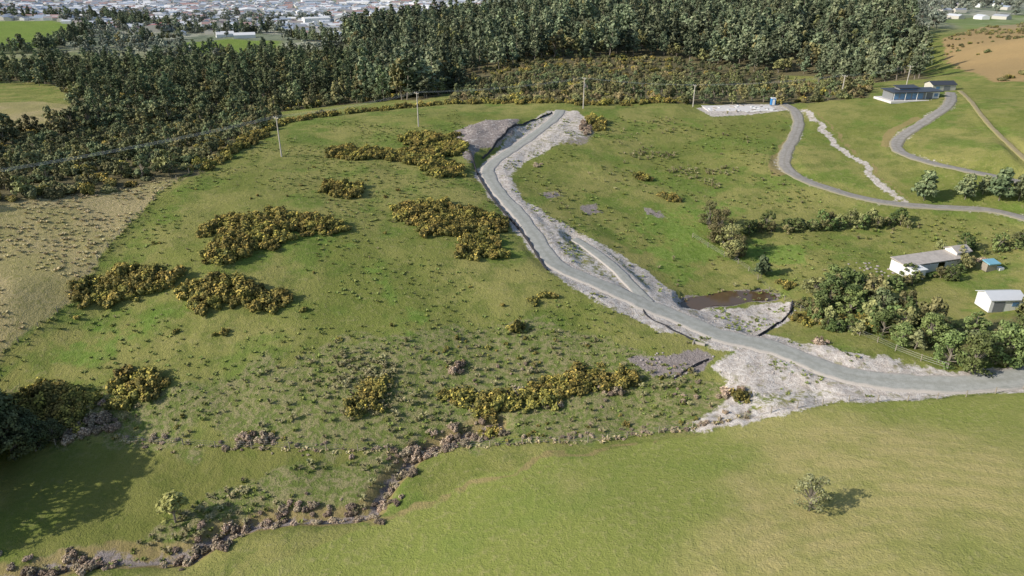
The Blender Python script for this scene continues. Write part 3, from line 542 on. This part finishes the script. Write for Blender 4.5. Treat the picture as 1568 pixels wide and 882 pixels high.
for i in range(3): box('verandah_post_%d'%i,Hs,(-10.8+i*5,-4.6,1.45),(.15,.15,2.9),white)
x,y=hit(1438,138);S2=empty('small_ridge_shed',(x,y,Z1(x,y)),.1);box('walls',S2,(0,0,1.2),(9,5,2.6),cream);gable('roof',S2,(0,0,2.5),9,5,1,dark);gends('gables',S2,(0,0,2.5),9,5,1,cream);box('door',S2,(1,-2.53,1.1),(2.4,.06,2),grey);box('window',S2,(-2.5,-2.53,1.5),(1.4,.06,.9),glass)
px=G['pad'];pz=float(np.mean(H(px[:,0],px[:,1])));pcn=px.mean(0);E=empty('building_pad',(pcn[0],pcn[1],pz),0)
dx=(px[:,0].max()-px[:,0].min());dy=(px[:,1].max()-px[:,1].min())
box('slab',E,(-dx*.04,dy*.05,.12),(dx*.72,dy*.45,.25),conc,0,.03)
for i in range(26):
    k=i/26*6.28;box('formwork_%d'%i,E,(math.cos(k)*dx*.38*rng.uniform(.3,1),math.sin(k)*dy*.3*rng.uniform(.3,1),.32),(rng.uniform(.6,2.5),rng.uniform(.3,.9),.18),white if i%3 else wood,rng.uniform(0,3))
x,y=hit(1183,160);E=empty('portable_toilet',(x,y,Z1(x,y)));box('cabin',E,(0,0,1.15),(1.5,1.5,2.3),blue,0,.06);box('roof',E,(0,0,2.42),(1.6,1.6,.2),white,0,.05);box('door',E,(0,-.77,1.1),(.8,.05,1.9),white);box('base_skid',E,(0,0,.04),(1.6,1.6,.12),dark)
x,y=hit(1415,412);E=empty('long_farm_shed',(x,y,Z1(x,y)),.30);L=17;E.scale=(.82,.82,.85)
box('back_wall',E,(0,2.4,1.2),(L,.15,2.6),white);box('left_end',E,(-L/2,0,1.2),(.15,4.8,2.6),white);box('right_end',E,(L/2,0,1.2),(.15,4.8,2.6),white)
mono('roof',E,(0,0,2.52),L+.6,5.4,0,.35,rust)
for i in range(8): box('post_%d'%i,E,(-L/2+i*L/7,-2.4,1.2),(.14,.14,2.4),white)
for i in (0,1,2,3,5,6): box('front_panel_%d'%i,E,(-L/2+(i+.5)*L/7,-2.36,1.1),(L/7-.2,.06,2.2),white)
box('end_room',E,(-L/2+1.7,-3.8,1.15),(3.4,2.6,2.3),white);mono('end_room_roof',E,(-L/2+1.7,-3.95,2.32),3.9,2.9,0,.12,white);box('end_room_door',E,(-L/2+1.7,-5.13,1.),(.9,.05,1.9),grey)
x,y=hit(1462,398);E=empty('farm_outbuilding',(x,y,Z1(x,y)),.3);box('walls',E,(0,0,1.1),(3.4,3,2.2),white);gable('roof',E,(0,0,2.22),3.4,3,.7,rust);gends('gables',E,(0,0,2.22),3.4,3,.7,white);box('door',E,(0,-1.53,1),(1,.05,1.8),grey)
x,y=hit(1527,470);E=empty('white_gable_shed',(x,y,Z1(x,y)),.05);box('walls',E,(0,0,1.2),(6.0,3.8,2.5),white);gable('roof',E,(0,0,2.47),6.0,3.8,.8,plain('white_roof_iron',(.6,.62,.64),.4,.06));gends('gables',E,(0,0,2.47),6.0,3.8,.8,white);box('door',E,(-1.4,-1.93,1.05),(2,.05,2),grey);box('window',E,(1.6,-1.93,1.5),(1.1,.05,.8),glass)
x,y=hit(1514,416);E=empty('blue_roof_lean_to',(x,y,Z1(x,y)),.2);box('walls',E,(0,.3,.8),(2.2,1.4,1.6),wood);mono('tarpaulin_roof',E,(0,0,1.65),2.6,2.0,0,.3,plain('blue_tarpaulin',(.2,.42,.52),.5));box('bench',E,(1.9,-.5,.4),(1,1,.8),white)
scatter('yard_rubble',blob(1330,412,5,4,1.5),CRK,.4,.9)
def cyl(name,par,p,q,r,mat,ns=14):
    b=FB(1);b.tube([p,q],[r,r],0,ns);k=len(b.V);b.F+= [list(range(k-ns,k)),list(range(ns))[::-1]];b.M+=[0,0];b.T+=[.5,.5];return b.obj(name,[mat],parent=par,smoothf=False)
oldc=plain('old_concrete',(.36,.33,.28),.9,.2)
x,y=hit(1070,530);E=empty('concrete_culvert',(x,y,Z1(x,y)-.05),-.5);cyl('pipe',E,(-1.0,0,.1),(1.0,0,.12),.3,oldc);box('headwall',E,(-.9,0,.15),(.2,1.2,.55),oldc)
def wall_strip(name,key,h,mat,off=0):
    s=smooth(G[key],1.0);z=Z(s[:,0],s[:,1]);V=[];F=[]
    d=np.gradient(s,axis=0);d/=np.linalg.norm(d,axis=1)[:,None];nn=np.stack([-d[:,1],d[:,0]],1)
    for p,k,m in zip(s,z,nn):
        h2=h*rng.uniform(.5,1.2);V+= [(p[0]-m[0]*.3,p[1]-m[1]*.3,k-.1),(p[0]-m[0]*.05,p[1]-m[1]*.05,k+h2),(p[0]+m[0]*.05,p[1]+m[1]*.05,k+h2),(p[0]+m[0]*.3,p[1]+m[1]*.3,k-.1)]
    for i in range(len(s)-1):
        for j in range(3): a=i*4+j;F.append((a,a+1,a+5,a+4))
    mobj(name,V,F,mat)
for k,h in(('silt',.5),('silt2',.5),('silt3',.4),('silt4',.3),('culv',.15)): wall_strip('silt_fence',k,h,black)
wire=plain('fence_wire',(.3,.3,.3),.5,.1,metal=.6)
def fence(name,key,sp=3.5,h=1.15,r=.08):
    s=smooth(G[key],sp);z=Z(s[:,0],s[:,1]);par=empty(name);b=FB(3)
    for p,k in zip(s,z): b.tube([(p[0],p[1],k-.2),(p[0]+rng.normal()*.03,p[1],k+h*rng.uniform(.9,1.08))],[r,r*.9],0,5)
    b.obj('posts',[wood],parent=par);b=FB(4)
    for hh in(.35,.7,1.05): b.tube([(p[0],p[1],k+hh) for p,k in zip(s,z)],[.012]*len(s),0,3)
    b.obj('wires',[wire],parent=par)
for k,sp in(('fence_dry',4),('fence_gully',4),('fence_front',3.2),('fence_right',3),('fence_r2',4)): fence('post_and_wire_fence',k,sp)
polem=plain('pole_timber',(.5,.46,.41),.85,.2,2);tops=[];PO=[(-260,385),(431,238),(641,195),(893,167),(1061,163),(1288,148),(1388,130)]
pw=[hit(*p) for p in PO]
for i,(x,y) in enumerate(pw):
    a=pw[max(i-1,0)];c=pw[min(i+1,len(pw)-1)];ang=math.atan2(c[1]-a[1],c[0]-a[0])+math.pi/2;z=Z1(x,y);hh=10 if i<4 else 7.5
    E=empty('power_pole',(x,y,z),ang);b=FB(2);b.tube([(0,0,-.5),(0,0,hh)],[.2,.13],0,8);b.obj('pole',[polem],parent=E)
    box('crossarm',E,(0,.13,hh-.35),(2.4,.12,.14),wood)
    if i in(3,6): box('lower_crossarm',E,(0,.13,hh-1.4),(2.0,.12,.14),wood);cyl('transformer',E,(0,-.45,hh-3),(0,-.45,hh-2),.33,grey)
    for k in(-1,0,1): cyl('insulator_%d'%(k+1),E,(k*1.05,.13,hh-.28),(k*1.05,.13,hh-.02),.06,white,6)
    ca,sa=math.cos(ang),math.sin(ang);tops.append([(x+k*1.05*ca-.13*sa,y+k*1.05*sa+.13*ca,z+hh-.02) for k in(-1,0,1)])
b=FB(5)
for i in range(len(tops)-1):
    for k in range(3):
        p,q=np.array(tops[i][k]),np.array(tops[i+1][k]);sag=np.linalg.norm(p-q)*.015
        b.tube([tuple(p*(1-t)+q*t-np.array([0,0,4*sag*t*(1-t)])) for t in np.linspace(0,1,16)],[.024 if i==0 else .014]*16,0,4)
b.obj('power_line_wires',[plain('aluminium_wire',(.72,.72,.72),.4,.05)])
# ---------------------------------------------------------------- distant town
def town(name,XY,smin,smax,seed,mats,wh=False):
    r=np.random.default_rng(seed);V=[];F=[];M=[];z=Z(XY[:,0],XY[:,1])
    for (x,y),zz in zip(XY,z):
        L=r.uniform(smin,smax);Wd=L*r.uniform(.45,.7);h=r.uniform(2.7,3.4) if not wh else r.uniform(5,7);rh=Wd*(.22 if not wh else .07);a=r.choice([0.2,1.77])+r.normal()*.15;ca,sa=math.cos(a),math.sin(a)
        k=len(V);l,wv=L/2,Wd/2
        for px_,py_,pz_ in [(-l,-wv,-1),(l,-wv,-1),(l,wv,-1),(-l,wv,-1),(-l,-wv,h),(l,-wv,h),(l,wv,h),(-l,wv,h),(-l,0,h+rh),(l,0,h+rh)]: V.append((x+px_*ca-py_*sa,y+px_*sa+py_*ca,zz+pz_))
        F+=[(k,k+1,k+5,k+4),(k+2,k+3,k+7,k+6),(k+1,k+2,k+6,k+9,k+5),(k+3,k,k+4,k+8,k+7),(k+4,k+5,k+9,k+8),(k+6,k+7,k+8,k+9)]
        wm=r.integers(0,2);rm=2+r.integers(0,len(mats)-2);M+=[wm]*4+[rm]*2
    mobj(name,V,F,mats,M)
hazed_roofs=[white,cream,plain('roof_grey',(.38,.40,.43),.5),plain('roof_silver',(.6,.62,.65),.4),plain('roof_red',(.36,.24,.22),.6),plain('roof_dark',(.25,.27,.31),.5),plain('roof_white',(.75,.75,.75),.5),plain('roof_brown',(.34,.3,.28),.6),plain('roof_blue_grey',(.34,.40,.48),.6)]  # roof colours lightened and muted to carry the haze over the town
ta=hits([(100,40),(250,55),(440,48),(560,70),(600,50),(740,28),(740,4),(-80,4),(-80,22)]);X=fill(ta,18,.30,120,31)
for k in('field1','field2'): X=X[~inside(G[k],X[:,0],X[:,1])]
town('distant_town_houses',X,10,16,1,hazed_roofs)
X=fill(hits([(-100,24),(740,20),(740,1),(-100,1)]),28);town('distant_town_outskirts',X,12,20,4,hazed_roofs)
ww=np.array(hits([(485,36),(525,30),(590,18),(640,10),(660,16),(600,12),(380,20),(690,12),(550,8),(480,6)]));town('distant_warehouses',ww,28,46,2,[white,white,hazed_roofs[3],hazed_roofs[6],white],True)
ww=np.array(hits([(345,56),(375,58),(150,38),(205,44)]));town('distant_farm_sheds',ww,16,24,12,[white,white,hazed_roofs[6],hazed_roofs[3]])
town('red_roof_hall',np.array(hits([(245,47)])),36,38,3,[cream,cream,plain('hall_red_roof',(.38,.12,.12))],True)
X=fill(hits([(1400,24),(1568,34),(1568,8),(1400,8)]),40,.35,100,5);town('distant_hill_houses',X,12,19,6,hazed_roofs)
# ---------------------------------------------------------------- light, sky, camera
sv=Vector((-.96,-.28,0)).normalized();el=math.radians(29);sdir=Vector((sv.x*math.cos(el),sv.y*math.cos(el),math.sin(el)))
su=bpy.data.lights.new('sun','SUN');su.energy=5.0;su.angle=math.radians(.5);su.color=(1,.93,.83);so=link(bpy.data.objects.new('sun',su));so.rotation_euler=sdir.to_track_quat('Z','Y').to_euler()
wd=bpy.data.worlds.new('World');scene.world=wd;wd.use_nodes=True;nt=wd.node_tree;bg=nt.nodes['Background'];sk=nt.nodes.new('ShaderNodeTexSky');sk.sky_type='NISHITA';sk.sun_disc=False;sk.sun_elevation=el;sk.sun_rotation=math.atan2(sdir.x,sdir.y)
nt.links.new(sk.outputs[0],bg.inputs[0]);bg.inputs[1].default_value=.14
cam=bpy.data.cameras.new('camera');cam.sensor_width=36;cam.lens=36*f/1568;cam.clip_start=.5;cam.clip_end=20000
co=link(bpy.data.objects.new('camera',cam));co.location=(0,0,CZ);co.rotation_euler=(math.pi/2-P,0,0);scene.camera=co
scene.view_settings.view_transform='Standard';scene.view_settings.look='None';scene.view_settings.exposure=0
